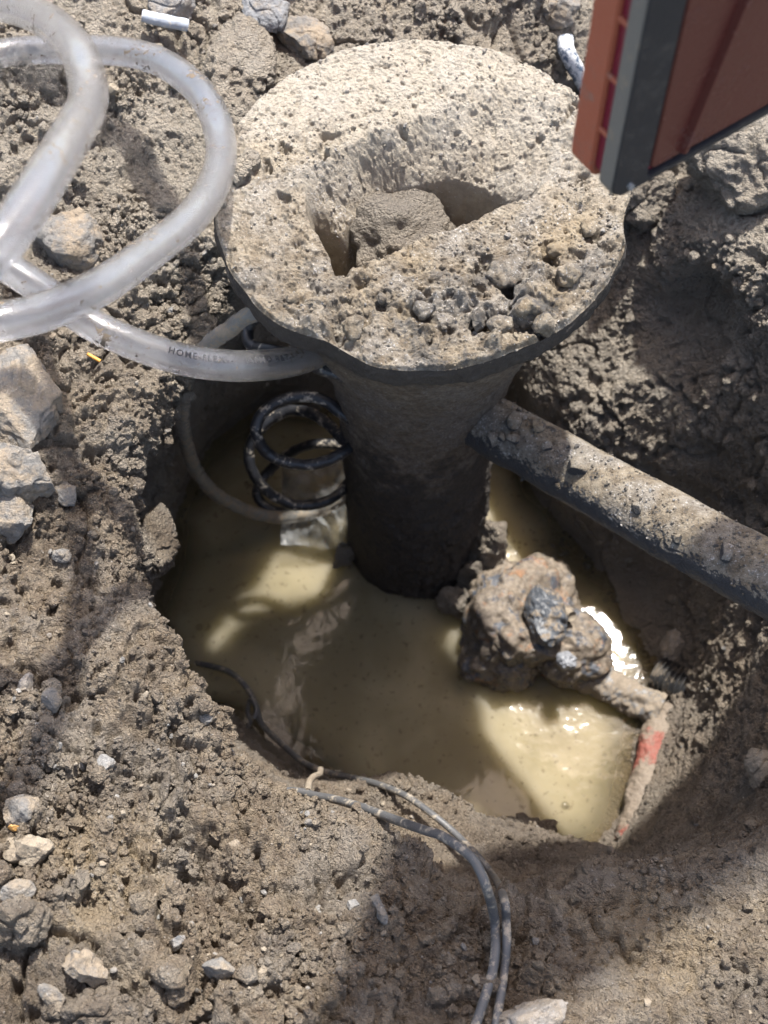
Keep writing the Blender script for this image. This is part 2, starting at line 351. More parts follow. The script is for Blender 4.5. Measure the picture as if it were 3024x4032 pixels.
K = [rw_in] + RINGS[:4]
outn = (RINGS[3][0] * .62 + RINGS[4][0] * .38, RINGS[3][1] * .45 + RINGS[4][1] * .55)
K = K + [outn]
for i, n in ((1, 110), (2, 110), (3, 130)):
    for t in np.linspace(0, 1, n, endpoint=False):
        rows.append(tuple(seg(K[i - 1][j], K[i][j], K[i + 1][j], K[i + 2][j], t) for j in (0, 1)))
r3, z3 = RINGS[3]; ro, zo = RINGS[4]
for t in np.concatenate([np.linspace(0, .55, 330, endpoint=False), np.linspace(.55, 1, 40)]):
    rows.append((r3 + (ro - r3) * t, z3 + (zo - z3) * (1 - (1 - t) ** 2.2)))
RRr = np.array([a for a, b in rows]); ZZ = np.array([b for a, b in rows])
NV = len(rows)
P0 = np.stack([CX + RRr * np.cos(TH), CY + RRr * np.sin(TH), ZZ], -1).astype(np.float32)
Nn = grid_normals(P0, cv=True); Nn = Nn * np.where((Nn[..., 2].mean() < 0), -1, 1)
k = np.hanning(17); k /= k.sum()
for ax in range(3):   # soften normals along the profile so overhangs do not fold
    pad = np.pad(Nn[..., ax], ((8, 8), (0, 0)), 'edge'); Nn[..., ax] = sum(k[i] * pad[i:i + NV] for i in range(17))
Nn /= np.linalg.norm(Nn, axis=-1, keepdims=True)
x, y, z = P0[..., 0], P0[..., 1], P0[..., 2]
rough = sstep(-0.3, 0.3, fbm(P0, 26, 2, 50) + 0.25 - 0.5 * sstep(0.02, 0.14, x) * sstep(-.12, -.2, y) - 0.1 * sstep(-.12, -.3, z) - 0.35 * sstep(-.1, .04, y))
amp = (1 - 0.45 * sstep(-.30, -.37, z)) * (1 - 0.25 * sstep(-.11, -.19, z)) * (1 - 0.35 * sstep(-.06, .06, y))
dsp = soil_disp(P0, 0.0085, 0.0062, 0.0034, 0, rough) * amp
dsp -= 0.007 * sstep(0.055, 0.0, np.abs(fbm(P0, 17, 3, 160))) * sstep(-.2, -.02, y) * amp; pit = fbm(P0, 130, 3, 140); dsp -= 0.0068 * sstep(0.20, 0.5, pit) * (0.25 + 0.75 * rough) * amp; dsp -= 0.0022 * sstep(0.15, 0.4, fbm(P0, 330, 2, 150)) * amp
# far ground: bigger blocks and steps
blk, brn = cells(P0 * np.array([1, 1, 1.4]) + 0.012 * fbm(P0, 40, 2, 77)[..., None], 21, 8)
dsp += 0.014 * (brn - 0.5) * sstep(0.62, 0.35, blk) * sstep(-.10, -.07, z)
dsp += 0.010 * sstep(-.15, -.05, z) * fbm(P0, 12, 2, 31)
dsp *= 1 + 0.35 * sstep(-.22, -.28, y) * sstep(.08, .0, x)
PT = P0 + Nn * dsp[..., None]
tf = grid_faces(NV, NT, cv=True)
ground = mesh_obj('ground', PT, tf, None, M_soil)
if ground.data.polygons[len(tf) - 5].normal.z < 0: ground.data.flip_normals()
tag(ground, kind='structure')
# lookup of the terrain by photo pixel
_px, _py, _pd = project(PT.reshape(-1, 3)); _vis = (_px > -300) & (_px < 3324) & (_py > -300) & (_py < 4332)
_idx = np.nonzero(_vis)[0]; _px, _py, _pd = _px[_idx], _py[_idx], _pd[_idx]
NF = Nn.reshape(-1, 3)
def hit(px, py, rad=9):
    while True:
        m = np.nonzero((np.abs(_px - px) < rad) & (np.abs(_py - py) < rad))[0]
        if len(m): break
        rad *= 1.7
    i = _idx[m[np.argmin(_pd[m])]]; return PT.reshape(-1, 3)[i].astype(float), NF[i].astype(float)
def lift(px, py, h, rad=14):
    P, N = hit(px, py, rad); return atz(px, py, P[2] + h)

# ------------------------------------------------------------------ water
wr = np.concatenate([np.linspace(0.02, .8, 40), np.linspace(.82, 1.06, 50)])
th2 = TH[::6]; rw2 = rw[::6]
WP = np.stack([CX + wr[:, None] * rw2 * np.cos(th2), CY + wr[:, None] * rw2 * np.sin(th2), np.full((len(wr), len(th2)), ZW)], -1)
wf = grid_faces(len(wr), len(th2), cv=True)
V = np.concatenate([WP.reshape(-1, 3), [[CX, CY, ZW]]]); c = len(V) - 1; kk = np.arange(len(th2))
wf3 = np.stack([np.full(len(kk), c), kk, np.roll(kk, -1)], -1)
mw = Mat('muddy_water'); Pw = mw.geo.outputs['Position']
att = mw.node('ShaderNodeAttribute'); att.attribute_name = 'depth'; dep = att.outputs['Fac']
n1 = mw.noise(17, 3, 0.5, 0.3, vec=Pw); n2 = mw.noise(230, 3, 0.6, vec=Pw)
wc = mw.mix(mw.ramp(n1, 0.35, 0.68), (0.195, 0.165, 0.100), (0.250, 0.213, 0.135))
wc = mw.mix(mw.ramp(n2, 0.60, 0.68, 0, 0.55), wc, (0.10, 0.08, 0.05))
hz = mw.bump(mw.math('ADD', mw.noise(60, 2, 0.5, vec=Pw), mw.math('MULTIPLY', mw.noise(420, 2, 0.5, vec=Pw), 0.12)), 0.10, 0.004)
wb = mw.bsdf(Base_Color=wc, Subsurface_Weight=1.0, Subsurface_Radius=(1.0, 0.9, 0.6), Subsurface_Scale=0.024, Roughness=0.05, IOR=1.33, Specular_IOR_Level=0.4, Normal=hz)
wt = mw.node('ShaderNodeBsdfTransparent'); mw.set(wt.inputs[0], (0.80, 0.74, 0.60))
gl = mw.node('ShaderNodeBsdfGlossy'); gl.inputs['Roughness'].default_value = 0.04; mw.set(gl.inputs['Normal'], hz)
fr = mw.node('ShaderNodeFresnel'); fr.inputs['IOR'].default_value = 1.33; mw.set(fr.inputs['Normal'], hz)
clear = mw.mixs(fr.outputs[0], wt.outputs[0], gl.outputs[0])
turb = mw.math('ADD', mw.ramp(dep, 0.0, 0.032, 0.2, 1.0), mw.ramp(n1, 0.3, 0.7, -0.1, 0.06), True)
wb.node.subsurface_method = 'BURLEY'
M_water = mw.done(mw.mixs(turb, clear, wb))
water = mesh_obj('water', V, wf, wf3, M_water)
if water.data.polygons[0].normal.z < 0: water.data.flip_normals()
dpt = np.concatenate([np.broadcast_to((1 - wr[:, None]) * rw2, (len(wr), len(th2))).ravel(), [0.1]])
at = water.data.attributes.new('depth', 'FLOAT', 'POINT'); at.data.foreach_set('value', np.clip(dpt, 0, 1).astype(np.float32))
tag(water, kind='structure')

# ------------------------------------------------------------------ iron pipe with flange
FX, FY, FR = 0.018, 0.004, 0.100
pipe = empty('flanged_pipe', (0.02, 0.0, ZW))
tag(pipe, 'upright cast iron pipe with a wide mud crusted flange, standing in the water', 'pipe')
# top disc
nr, na = 330, 1100
rr = np.linspace(0.0005, 1, nr); aa = np.linspace(0, 2 * np.pi, na, endpoint=False)
edge = FR * (1 + 0.006 * np.sin(3 * aa + 1) + 0.003 * np.sin(7 * aa) + 0.007 * vnoise(np.stack([np.cos(aa), np.sin(aa), 0 * aa], -1), 9, 5))
bite = lambda a0, wd, dp: dp * np.exp(-((np.angle(np.exp(1j * (aa - a0)))) / wd) ** 2)
edge = edge - bite(math.radians(-118), 0.17, 0.0045) - bite(math.radians(-8), 0.12, 0.003)
X = FX + rr[:, None] * edge * np.cos(aa); Y = FY + rr[:, None] * edge * np.sin(aa)
def poly(pxs, zz=-0.002): return np.array([atz(a, b, zz)[:2] for a, b in pxs])
def sdf(poly_, X, Y):
    """signed distance to polygon, negative inside"""
    d = np.full(X.shape, 9.0); s = np.ones(X.shape)
    n = len(poly_)
    for i in range(n):
        a, b = poly_[i], poly_[(i + 1) % n]; e = b - a; wx, wy = X - a[0], Y - a[1]
        t = np.clip((wx * e[0] + wy * e[1]) / (e @ e), 0, 1); d = np.minimum(d, np.hypot(wx - e[0] * t, wy - e[1] * t))
        c1 = Y >= a[1]; c2 = Y < b[1]; c3 = e[0] * wy > e[1] * wx
        s = np.where((c1 & c2 & c3) | (~c1 & ~c2 & ~c3), -s, s)
    return d * s
PW = np.stack([X, Y, 0 * X], -1)
wob = 0.0022 * fbm(PW, 90, 3, 4)
inner = poly([(1338, 1082), (1235, 870), (1238, 800), (1330, 800), (1480, 640), (1680, 585), (1860, 590), (2000, 660), (2085, 790), (1700, 935)])
outer = poly([(1338, 1082), (1200, 850), (1195, 700), (1330, 600), (1620, 480), (1900, 360), (2080, 330), (2230, 450), (2260, 640), (2085, 790), (1700, 935)])
si = sdf(inner, X, Y) + wob; so = sdf(outer, X, Y) + wob
bowl = np.clip(-so / (np.clip(-so, 0, 1) + np.clip(si, 0, 1) + 1e-6), 0, 1)           # 0 at the crest, 1 at the hole
zt = -0.026 * np.where(si > 0, bowl ** 1.15, 1.0) - 0.040 * sstep(0.0005, -0.0055, si)
edge_calm = sstep(0.0, 0.012, np.abs(si))
roughT = edge_calm * sstep(-0.2, 0.35, fbm(PW, 32, 2, 12) + 0.9 * sstep(.01, .07, X) * sstep(0.0, -0.04, Y) - 0.1)
zt = zt + soil_disp(PW, 0.0012, 0.0022, 0.0018, 40, roughT) - 0.0014 * sstep(0.3, 0.55, fbm(PW, 330, 2, 151)) - 0.0050 * sstep(.28, .5, fbm(PW, 105, 3, 152)) * roughT + 0.0007 * fbm(PW, 700, 2, 153) + 0.0075 * roughT * sstep(0.1, 0.7, fbm(PW, 60, 3, 61)) * sstep(0.03, -0.03, Y)
zt = zt - 0.0045 * sstep(0.30, 0.6, fbm(PW, 95, 2, 71)) * sstep(-.02, -.05, Y)
for qx, qy, qr, qd in ((2005, 1110, .0050, .009), (2020, 1150, .0042, .007), (1345, 1285, .0060, .0065), (1320, 1320, .0045, .005), (2085, 1265, .0058, .008), (1965, 1275, .0050, .007), (1885, 1270, .0042, .006), (1660, 1255, .0045, .006), (2160, 1000, .0045, .006), (1180, 970, .0028, .003), (2330, 930, .0045, .006), (2280, 1010, .0030, .005), (1060, 1010, .0022, .003), (2390, 980, .0038, .005), (1760, 1130, .0022, .003), (1500, 1200, .0024, .003), (2200, 1120, .0035, .005), (2250, 560, .0045, .005), (1010, 680, .0025, .003)):
    qc = atz(qx, qy, 0); zt = zt - qd * np.exp(-(((X - qc[0]) ** 2 + (Y - qc[1]) ** 2) / qr ** 2 * (1 + .5 * fbm(PW, 260, 2, 33))) ** 2)
rimf = sstep(0.985, 1.0, rr)[:, None]; zt = zt * (1 - rimf) + rimf * (-0.0025 + 0.3 * zt)
top = np.stack([X, Y, zt], -1)
tv = np.concatenate([top.reshape(-1, 3)])
flange = mesh_obj('flange_top', tv, grid_faces(nr, na, cv=True), None, M_top)
if flange.data.polygons[na * 20].normal.z < 0: flange.data.flip_normals()
relink(flange, pipe)
# body of revolution: rim, underside, trumpet neck, stem
prof = np.array([(1.0, -0.0022), (1.004, -0.005), (1.003, -0.013), (.985, -.0165), (.94, -.021), (.86, -.030), (.80, -.042), (.74, -.056), (.68, -.072), (.615, -.092), (.555, -.115), (.505, -.145), (.470, -.19), (.455, -.24), (.455, -.30), (.458, -.36), (.46, -.43)])
pr, _ = spline(prof * np.array([FR, 1.0]), 420)
cx = np.interp(-pr[:, 1], [0, .02, .08], [FX, FX, .02]); cy = np.interp(-pr[:, 1], [0, .02, .08], [FY, FY, .0])
er = 1 + (edge / FR - 1)[None] * sstep(0.075, 0.1, pr[:, :1])
BP = np.stack([cx[:, None] + pr[:, :1] * er * np.cos(aa), cy[:, None] + pr[:, :1] * er * np.sin(aa), np.broadcast_to(pr[:, 1:], (len(pr), na))], -1)
BN = grid_normals(BP, cv=True)
rad = np.stack([np.cos(aa), np.sin(aa), 0 * aa], -1)[None]
if (BN[200] * rad[0]).sum() < 0: BN = -BN
ds = 0.0016 * fbm(BP, 70, 3, 3) + 0.0007 * fbm(BP, 420, 3, 8)
low = sstep(-.22, -.27, BP[..., 2]); side = sstep(-.3, .6, np.cos(aa - math.radians(-25)))[None]
ds = ds + low * side * soil_disp(BP, 0.003, 0.003, 0.002, 90, np.ones(BP.shape[:2])) + low * side * 0.002
ds[:3] = 0
BP = BP + BN * ds[..., None]
body = mesh_obj('stem', BP, grid_faces(len(pr), na, cv=True), None, M_stem)
if Vector(body.data.polygons[300 * na].normal).dot(Vector((body.data.polygons[300 * na].center - Vector((.02, 0, body.data.polygons[300 * na].center.z))))) < 0: body.data.flip_normals()
relink(body, pipe)
# branch
b0 = np.array([0.030, -0.002, -0.172]); b1 = atd(3024, 2282, 0.675); bd = b1 - b0
C, L = spline([b0, b0 + bd * .5, b1, b0 + bd * 1.45], 620)
rb = 0.0166 + 0.0012 * np.linspace(0, 1, 620)
br = tube('branch_pipe', C, rb, M_branch, 340, disp=lambda P: 0.0010 * fbm(P, 60, 3, 17) + soil_disp(P, 0.0005, 0.0008, 0.0008, 15) * 0.8)
relink(br, pipe)

# ------------------------------------------------------------------ lumps: rocks, clods
def ico(sub):
    bm = bmesh.new(); bmesh.ops.create_icosphere(bm, subdivisions=sub, radius=1)
    V = np.array([v.co[:] for v in bm.verts]); Fc = np.array([[v.index for v in f.verts] for f in bm.faces]); bm.free(); return V, Fc
ICO5, ICO4, ICO2, ICO1 = ico(6), ico(4), ico(2), ico(1)
def facet(V, rng, n, lo=.5, hi=.95):
    """cut a unit sphere by random planes: an angular stone"""
    V = V.copy()
    for _ in range(n):
        d = rng.normal(size=3); d /= np.linalg.norm(d); h = rng.uniform(lo, hi)
        s = V @ d; m = s > h; V[m] -= np.outer(s[m] - h, d)
    return V
def rock(name, px, py, wpx, hpx, thick, mat, seed, label, cat='stone', rot=0.0, sink=0.5, angular=11, P=None, N=None, amp=1.0, group=None, up=0.35):
    rng = np.random.default_rng(seed); V, Fc = ICO5
    if P is None: P, N = hit(px, py, 16)
    d = (P - CAM) @ FW; sx = wpx * d / F / 2
    el = abs(ray(px, py)[2]) / np.linalg.norm(ray(px, py)); sy = hpx * d / F / 2 / el
    v = facet(V, rng, angular)
    v = v / np.abs(v).max(0)
    v = v * np.array([sx, sy, thick])
    n = fbm(v + seed, 55, 4, seed) * 0.0022 + fbm(v + seed, 300, 3, seed + 1) * 0.0009
    n = n + 0.0016 * np.abs(fbm(v - seed, 120, 3, seed + 5)) - 0.0012 * sstep(.1, .0, np.abs(fbm(v + 2 * seed, 70, 2, seed + 6)))
    v = v + v / np.linalg.norm(v, axis=1, keepdims=True) * n[:, None] * amp
    c, s_ = math.cos(rot), math.sin(rot); v = v @ np.array([[c, s_, 0], [-s_, c, 0], [0, 0, 1]])
    Nz = Vector(N * up + np.array([0, 0, 1 - up])).normalized(); q = Vector((0, 0, 1)).rotation_difference(Nz).to_matrix()
    v = v @ np.array(q).T + P + np.array(Nz) * thick * (1 - 2 * sink)
    o = mesh_obj(name, v, None, Fc, mat); return tag(o, label, cat, group)
M_grey = stone_material('grey_stone', (0.195, 0.19, 0.182), 0.6)
M_pale = stone_material('pale_stone', (0.225, 0.216, 0.203), 0.56)
M_tan = stone_material('tan_stone', (0.36, 0.31, 0.24), 0.5)
M_white = stone_material('white_stone', (0.36, 0.335, 0.31), 0.45)
M_slate = stone_material('slate', (0.25, 0.26, 0.275), 0.35)

ROCKS = [
 (270, 940, 290, 240, .017, M_grey, 1, 'squarish grey stone framed by the loop of clear hose', 0.3),
 (110, 1585, 330, 400, .020, M_pale, 2, 'largest pale grey rock, with a dark broken underside, below the hose crossing', 0.2),
 (90, 1850, 300, 210, .016, M_grey, 3, 'grey stone just below the largest pale rock', -0.2),
 (55, 2020, 210, 170, .012, M_grey, 4, 'blunt grey stone at the picture edge above the crumbled soil', 0.5),
 (265, 1960, 100, 110, .006, M_grey, 5, 'small grey chip on soil beside the blunt grey stone', 0.1),
 (130, 3350, 220, 130, .010, M_tan, 6, 'flat wedge shaped tan stone lying on the loose soil', -0.1),
 (60, 3195, 170, 130, .010, M_grey, 7, 'grey slab tilted against the flat tan stone', 0.4),
 (1055, 25, 200, 150, .010, M_slate, 8, 'bluish grey slab of stone poking from the soil behind the flange', 0.2),
 (690, 20, 190, 130, .012, M_slate, 9, 'bluish stone with a dark hollow above the grey rod', -0.3),
 (1190, 165, 260, 130, .010, M_grey, 10, 'grey rock face half buried just behind the flange edge', -0.2),
 (2215, 45, 160, 110, .010, M_pale, 11, 'pale stone in the soil beside the red tool', 0.1),
 (2090, 4010, 290, 190, .016, M_white, 12, 'white stone lying over the end of the two wires', 0.4),
 (330, 3825, 190, 120, .010, M_grey, 13, 'grey oblong stone with a dark gap under it in the foreground soil', -0.25),
 (200, 3940, 130, 70, .006, M_pale, 14, 'pale thin flake below the oblong grey stone', -0.6),
 (870, 3800, 120, 90, .007, M_pale, 15, 'pale lump of stone in the middle of the foreground soil', 0.3),
 (1510, 3580, 55, 130, .005, M_pale, 16, 'narrow upright pale chip on soil beside the wire shadow', 0.35),
 (108, 2690, 60, 100, .005, M_white, 17, 'small white chip standing on the bank of the pit', -0.1),
 (215, 2745, 60, 65, .005, M_pale, 18, 'round pale pebble next to the small white chip', 0.0),
 (695, 3720, 80, 60, .005, M_slate, 19, 'small bluish stone chip on the foreground soil', 0.2),
 (3000, 3010, 130, 190, .012, M_tan, 20, 'yellowish stone set in the smooth mud wall of the pit', 0.1),
 (2635, 2530, 110, 120, .007, M_white, 21, 'cream stone chip at the water edge beside the corrugated scrap', 0.2),
 (255, 2190, 80, 60, .004, M_grey, 22, 'little grey pebble on soil above the pit bank', 0.1),
 (560, 1990, 60, 70, .004, M_grey, 23, 'tiny grey stone at the brink above the mud clod', 0.1),
 (75, 3500, 120, 90, .008, M_pale, 24, 'light grey stone below the flat tan stone', 0.3),
]
for (px, py, ww, hh, tk, mt, sd, lb, rt) in ROCKS:
    rock('stone', px, py, ww, hh, tk, mt, sd, lb, rot=rt)
CLODS = [
 (590, 2150, 230, 270, .015, 31, 'large clod of mud hanging from the undercut bank over the water', -.16),
 (2900, 640, 420, 330, .030, 32, 'big smooth tan lump of mud above the dark hollow beside the red tool', None),
 (2530, 800, 260, 150, .018, 33, 'rough mud lump under the corner of the red tool', None),
 (960, 290, 260, 330, .016, 34, 'cracked brown block of soil between the clear hose and the flange', None),
 (65, 3640, 230, 190, .012, 35, 'brown clod at the picture edge under the light grey stone', None),
 (660, 3530, 100, 110, .007, 36, 'yellow brown clod on the foreground soil', None),
 (400, 3970, 300, 150, .012, 37, 'wide crumbly clod at the bottom of the foreground', None),
 (700, 3850, 190, 120, .009, 38, 'crumbly brown clod beside the pale lump of stone', None),
 (2120, 3830, 190, 160, .010, 39, 'dark crumbly clod beside the pair of wires', None),
 (930, 530, 110, 80, .004, 40, 'rusty brown crumb of mud on the flange rim near the hose', 0.0),
 (965, 665, 100, 110, .005, 41, 'ochre clod of mud stuck on the flange by the hose bend', 0.0),
 (2060, 3270, 260, 130, .010, 42, 'grey submerged lump of mud at the near edge of the water', -.345),
]
for (px, py, ww, hh, tk, sd, lb, zz) in CLODS:
    P = N = None
    if zz is not None: P, N = atz(px, py, zz), np.array([0, 0, 1.0])
    rock('mud_clod', px, py, ww, hh, tk, M_clod, sd, lb, 'mud clod', angular=5, P=P, N=N, amp=2.2, sink=.4)
# mud plug down in the flange hole
V, Fc = ICO5
Pc = atz(1570, 945, -.046)
v = facet(V, np.random.default_rng(77), 3, .8, .95) * np.array([.031, .027, .023])
v = v + v / np.linalg.norm(v, axis=1, keepdims=True) * (fbm(v, 45, 3, 5) * .011 + fbm(v, 110, 3, 8) * .003 + fbm(v, 220, 3, 6) * .0016)[:, None]
tag(mesh_obj('mud_clod', v + Pc, None, Fc, soil_material('plug_mud', 0.72, wet=False)), 'lump of mud plugging the hole in the flange top', 'mud clod')
# mud lumps crusted onto the front of the flange (with their own shadows), parts of the pipe
for i, (px, py, s) in enumerate([(2000, 1085, .0085), (1665, 1235, .006), (2075, 1235, .008), (1880, 1265, .006), (1970, 1290, .006), (2190, 990, .006), (1390, 1290, .006), (2060, 1160, .005), (2240, 1100, .006), (2140, 1290, .005), (1500, 1180, .003), (1150, 1180, .003), (2310, 900, .005)]):
    rng = np.random.default_rng(200 + i); v = facet(ICO4[0], rng, 7) * s * rng.uniform(.7, 1.15, 3)
    v = v + v / np.linalg.norm(v, axis=1, keepdims=True) * (fbm(v + i, 150, 3, i) * .45 * s + fbm(v + i, 420, 2, i) * .18 * s)[:, None]
    relink(mesh_obj('mud_lump', v + atz(px, py, 0) + np.array([0, 0, .25 * s]), None, ICO4[1], M_top), pipe)
for i, (t, ang, s) in enumerate([(.52, 1.2, .005), (.11, 1.3, .006), (.15, 1.7, .005), (.93, 1.1, .005), (.7, 1.0, .003), (.3, .9, .003), (.82, .8, .003), (.30, 1.5, .006), (.33, 1.0, .004), (.36, 1.75, .0045), (.28, .7, .005), (.42, 1.3, .003)]):
    rng = np.random.default_rng(300 + i); v = facet(ICO4[0], rng, 7) * s * rng.uniform(.7, 1.2, 3)
    Tn = bd / np.linalg.norm(bd); up = np.array([0, 0, 1.]) - Tn * Tn[2]; up /= np.linalg.norm(up); sd = np.cross(up, Tn)
    c = b0 + bd * t + (up * math.sin(ang) - sd * math.cos(ang)) * .0178
    relink(mesh_obj('mud_lump', v + c, None, ICO4[1], M_branch), pipe)

# ------------------------------------------------------------------ loose crumbs and grit (uncountable)
def scatter(name, pos, nrm, sizes, mats, fm, seed, angular, flat=(.6, 1.0), base=ICO1):
    rng = np.random.default_rng(seed); Tm = []
    for i in range(14):
        v = facet(ICO2[0], rng, angular, .45, .9); v = v * rng.uniform(.7, 1.25, 3); v += 0.10 * rng.normal(size=v.shape) * (0.4 if angular > 8 else 1); Tm.append(v)
    Tm = np.array(Tm); n = len(pos); q = rng.normal(size=(n, 4)); q /= np.linalg.norm(q, axis=1, keepdims=True)
    a, b, c, d = q.T
    Rm = np.stack([1 - 2 * (c * c + d * d), 2 * (b * c - a * d), 2 * (b * d + a * c), 2 * (b * c + a * d), 1 - 2 * (b * b + d * d), 2 * (c * d - a * b), 2 * (b * d - a * c), 2 * (c * d + a * b), 1 - 2 * (b * b + c * c)], -1).reshape(n, 3, 3)
    v = np.einsum('nij,nkj->nki', Rm, Tm[rng.integers(0, 14, n)]) * sizes[:, None, None] + (pos + nrm * sizes[:, None] * 0.35)[:, None]
    nv = len(ICO2[0]); f = (ICO2[1][None] + (np.arange(n) * nv)[:, None, None]).reshape(-1, 3)
    return mesh_obj(name, v.reshape(-1, 3), None, f, None, smooth=False, fmat=np.repeat(fm, len(ICO2[1])), mats=mats)
rng = np.random.default_rng(3)
cand = _idx[(_px > -60) & (_px < 3084) & (_py > -60) & (_py < 4100)]
pt = PT.reshape(-1, 3)[cand]; nn = NF[cand]; rg = rough.reshape(-1)[cand]
dens = np.clip(fbm(pt, 30, 2, 91) * 1.6 + 0.45, 0.03, 1) * np.where(pt[:, 2] > -.13, 1, .12) * np.where(pt[:, 2] < ZW + .012, 0, 1) * (0.25 + 0.75 * rg)
dens = dens * np.where((pt[:, 1] < -.2) & (pt[:, 0] < .05), 1.6, 1)
pick = rng.choice(len(cand), 17000, replace=False, p=dens / dens.sum())
sz = np.minimum(0.00085 * np.exp(0.58 * rng.normal(size=len(pick))), 0.0052)
tag(scatter('soil_crumbs', pt[pick], nn[pick], sz, [M_crumb], np.zeros(len(pick)), 5, 5), kind='stuff')
pick = rng.choice(len(cand), 600, replace=False, p=dens / dens.sum())
sz = np.minimum(0.0011 * np.exp(0.5 * rng.normal(size=len(pick))), 0.004)
tag(scatter('gravel', pt[pick], nn[pick], sz, [M_grit, M_pale, M_tan], rng.integers(0, 3, len(pick)), 6, 12), kind='stuff')
# crumbs on flange and branch: one part of the pipe
fp = top.reshape(-1, 3); ok = rng.choice(len(fp), 2600, replace=False, p=(lambda q: q / q.sum())((np.hypot(fp[:, 0] - FX, fp[:, 1] - FY) + 1e-4) * (0.3 + roughT.ravel())))
fpos = fp[ok]; fn = np.tile([0, 0, 1.0], (len(ok), 1))
u_ = rng.uniform(0.1, 1.1, 900); an = rng.normal(1.45, .6, 900); Tn = bd / np.linalg.norm(bd); up = np.array([0, 0, 1.]) - Tn * Tn[2]; up /= np.linalg.norm(up); sd = np.cross(up, Tn)
bn = up * np.sin(an)[:, None] - sd * np.cos(an)[:, None]; bpos = b0 + bd * u_[:, None] + bn * .0170
sz = np.minimum(0.00042 * np.exp(0.5 * rng.normal(size=len(ok) + 900)), 0.0016)
cr = scatter('mud_crumbs', np.concatenate([fpos, bpos]), np.concatenate([fn, bn]), sz, [M_top, M_grit], (rng.random(len(sz)) < .12).astype(int), 8, 5)
relink(cr, pipe); tag(cr, kind='stuff')

# ------------------------------------------------------------------ hoses
M_hose = hose_material('clear_vinyl'); M_hose2 = hose_material('muddy_vinyl', 0.8, 0.50, (0.55, 0.54, 0.51), (0.22, 0.185, 0.14))
M_print = plain('grey_print', (0.06, 0.06, 0.065), 0.85, .15, .05)
HP = [(-420, 90, .66), (-250, 20, .66), (-100, 8, .645), (60, 30, .62), (200, 92, .585), (306, 205, .55), (346, 337, .53), (340, 420, .515), (286, 525, .49), (196, 675, .465), (90, 840, .45), (-60, 1030, .44), (-260, 1210, .45), (-480, 1240, .5),
      (-640, 1010, .58), (-560, 620, .66), (-330, 320, .71), (0, 211, .735), (265, 195, .735), (512, 208, .725), (675, 268, .71), (805, 386, .69), (867, 542, .67), (855, 690, .64), (765, 845, .605), (600, 985, .575), (400, 1125, .545), (181, 1225, .525), (0, 1266, .515), (-200, 1290, .515),
      (-420, 1260, .54), (-540, 1120, .58), (-460, 990, .615), (-250, 950, .635), (-60, 1005, .645), (120, 1110, .645), (250, 1200, .64), (340, 1264, .638), (452, 1322, .638), (603, 1381, .642), (753, 1422, .648), (904, 1440, .656), (1034, 1438, .668), (1143, 1424, .684), (1250, 1390, .71), (1340, 1335, .75)]
C, L = spline([atd(*q) for q in HP], 900)
hose = tube('clear_hose', C, 0.0074, M_hose, 40)
tag(hose, 'coiled clear plastic hose with printed lettering, dusty, looped beside the flange', 'hose')
tube('hose_bore', C, 0.0050, hose_material('vinyl_bore', 0.18, 0.70, (0.70, 0.72, 0.76)), 28, parent=hose, cap=False).data.flip_normals()
def text_on(tubeC, px, py, txt, h, parent, offset=0.0, flip=False):
    T, N, B = frames(tubeC); qx, qy, qd = project(tubeC); i0 = np.argmin((qx - px) ** 2 + (qy - py) ** 2 + ((qd - .66) * 300) ** 2)
    cu = bpy.data.curves.new('t', 'FONT'); cu.body = txt; cu.size = h; cu.extrude = 0.0; cu.offset = 0.00006; cu.space_character = 1.25
    to = bpy.data.objects.new('t', cu); COL.objects.link(to); dg = bpy.context.evaluated_depsgraph_get(); me = to.evaluated_get(dg).to_mesh()
    bm = bmesh.new(); bm.from_mesh(me); bmesh.ops.triangulate(bm, faces=bm.faces[:]); bmesh.ops.subdivide_edges(bm, edges=bm.edges[:], cuts=1)
    V = np.array([v.co[:] for v in bm.verts]); bmesh.ops.triangulate(bm, faces=bm.faces[:]); V = np.array([v.co[:] for v in bm.verts]); Fc = np.array([[v.index for v in f.verts] for f in bm.faces]); bm.free()
    to.evaluated_get(dg).to_mesh_clear(); bpy.data.objects.remove(to); bpy.data.curves.remove(cu)
    S_ = np.concatenate([[0], np.cumsum(np.linalg.norm(np.diff(tubeC, axis=0), axis=1))])
    s = S_[i0] + V[:, 0]; Cc = np.stack([np.interp(s, S_, tubeC[:, k]) for k in range(3)], -1); Tt = np.stack([np.interp(s, S_, T[:, k]) for k in range(3)], -1); Tt /= np.linalg.norm(Tt, axis=1, keepdims=True)
    nv = CAM - Cc; nv -= Tt * (nv * Tt).sum(1, keepdims=True); nv /= np.linalg.norm(nv, axis=1, keepdims=True)
    bv = np.cross(nv, Tt); ph = (V[:, 1] + offset) / 0.0074
    P = Cc + (nv * np.cos(ph)[:, None] + bv * np.sin(ph)[:, None]) * 0.00755
    return mesh_obj('printed_text', P, None, Fc, M_print, parent=parent)
text_on(C, 655, 1398, 'HOME-FLEX--   IAPMO R&T--', 0.0041, hose, 0.0012)
text_on(C, -10, 1266, 'OD 1', 0.0036, hose, 0.0016)
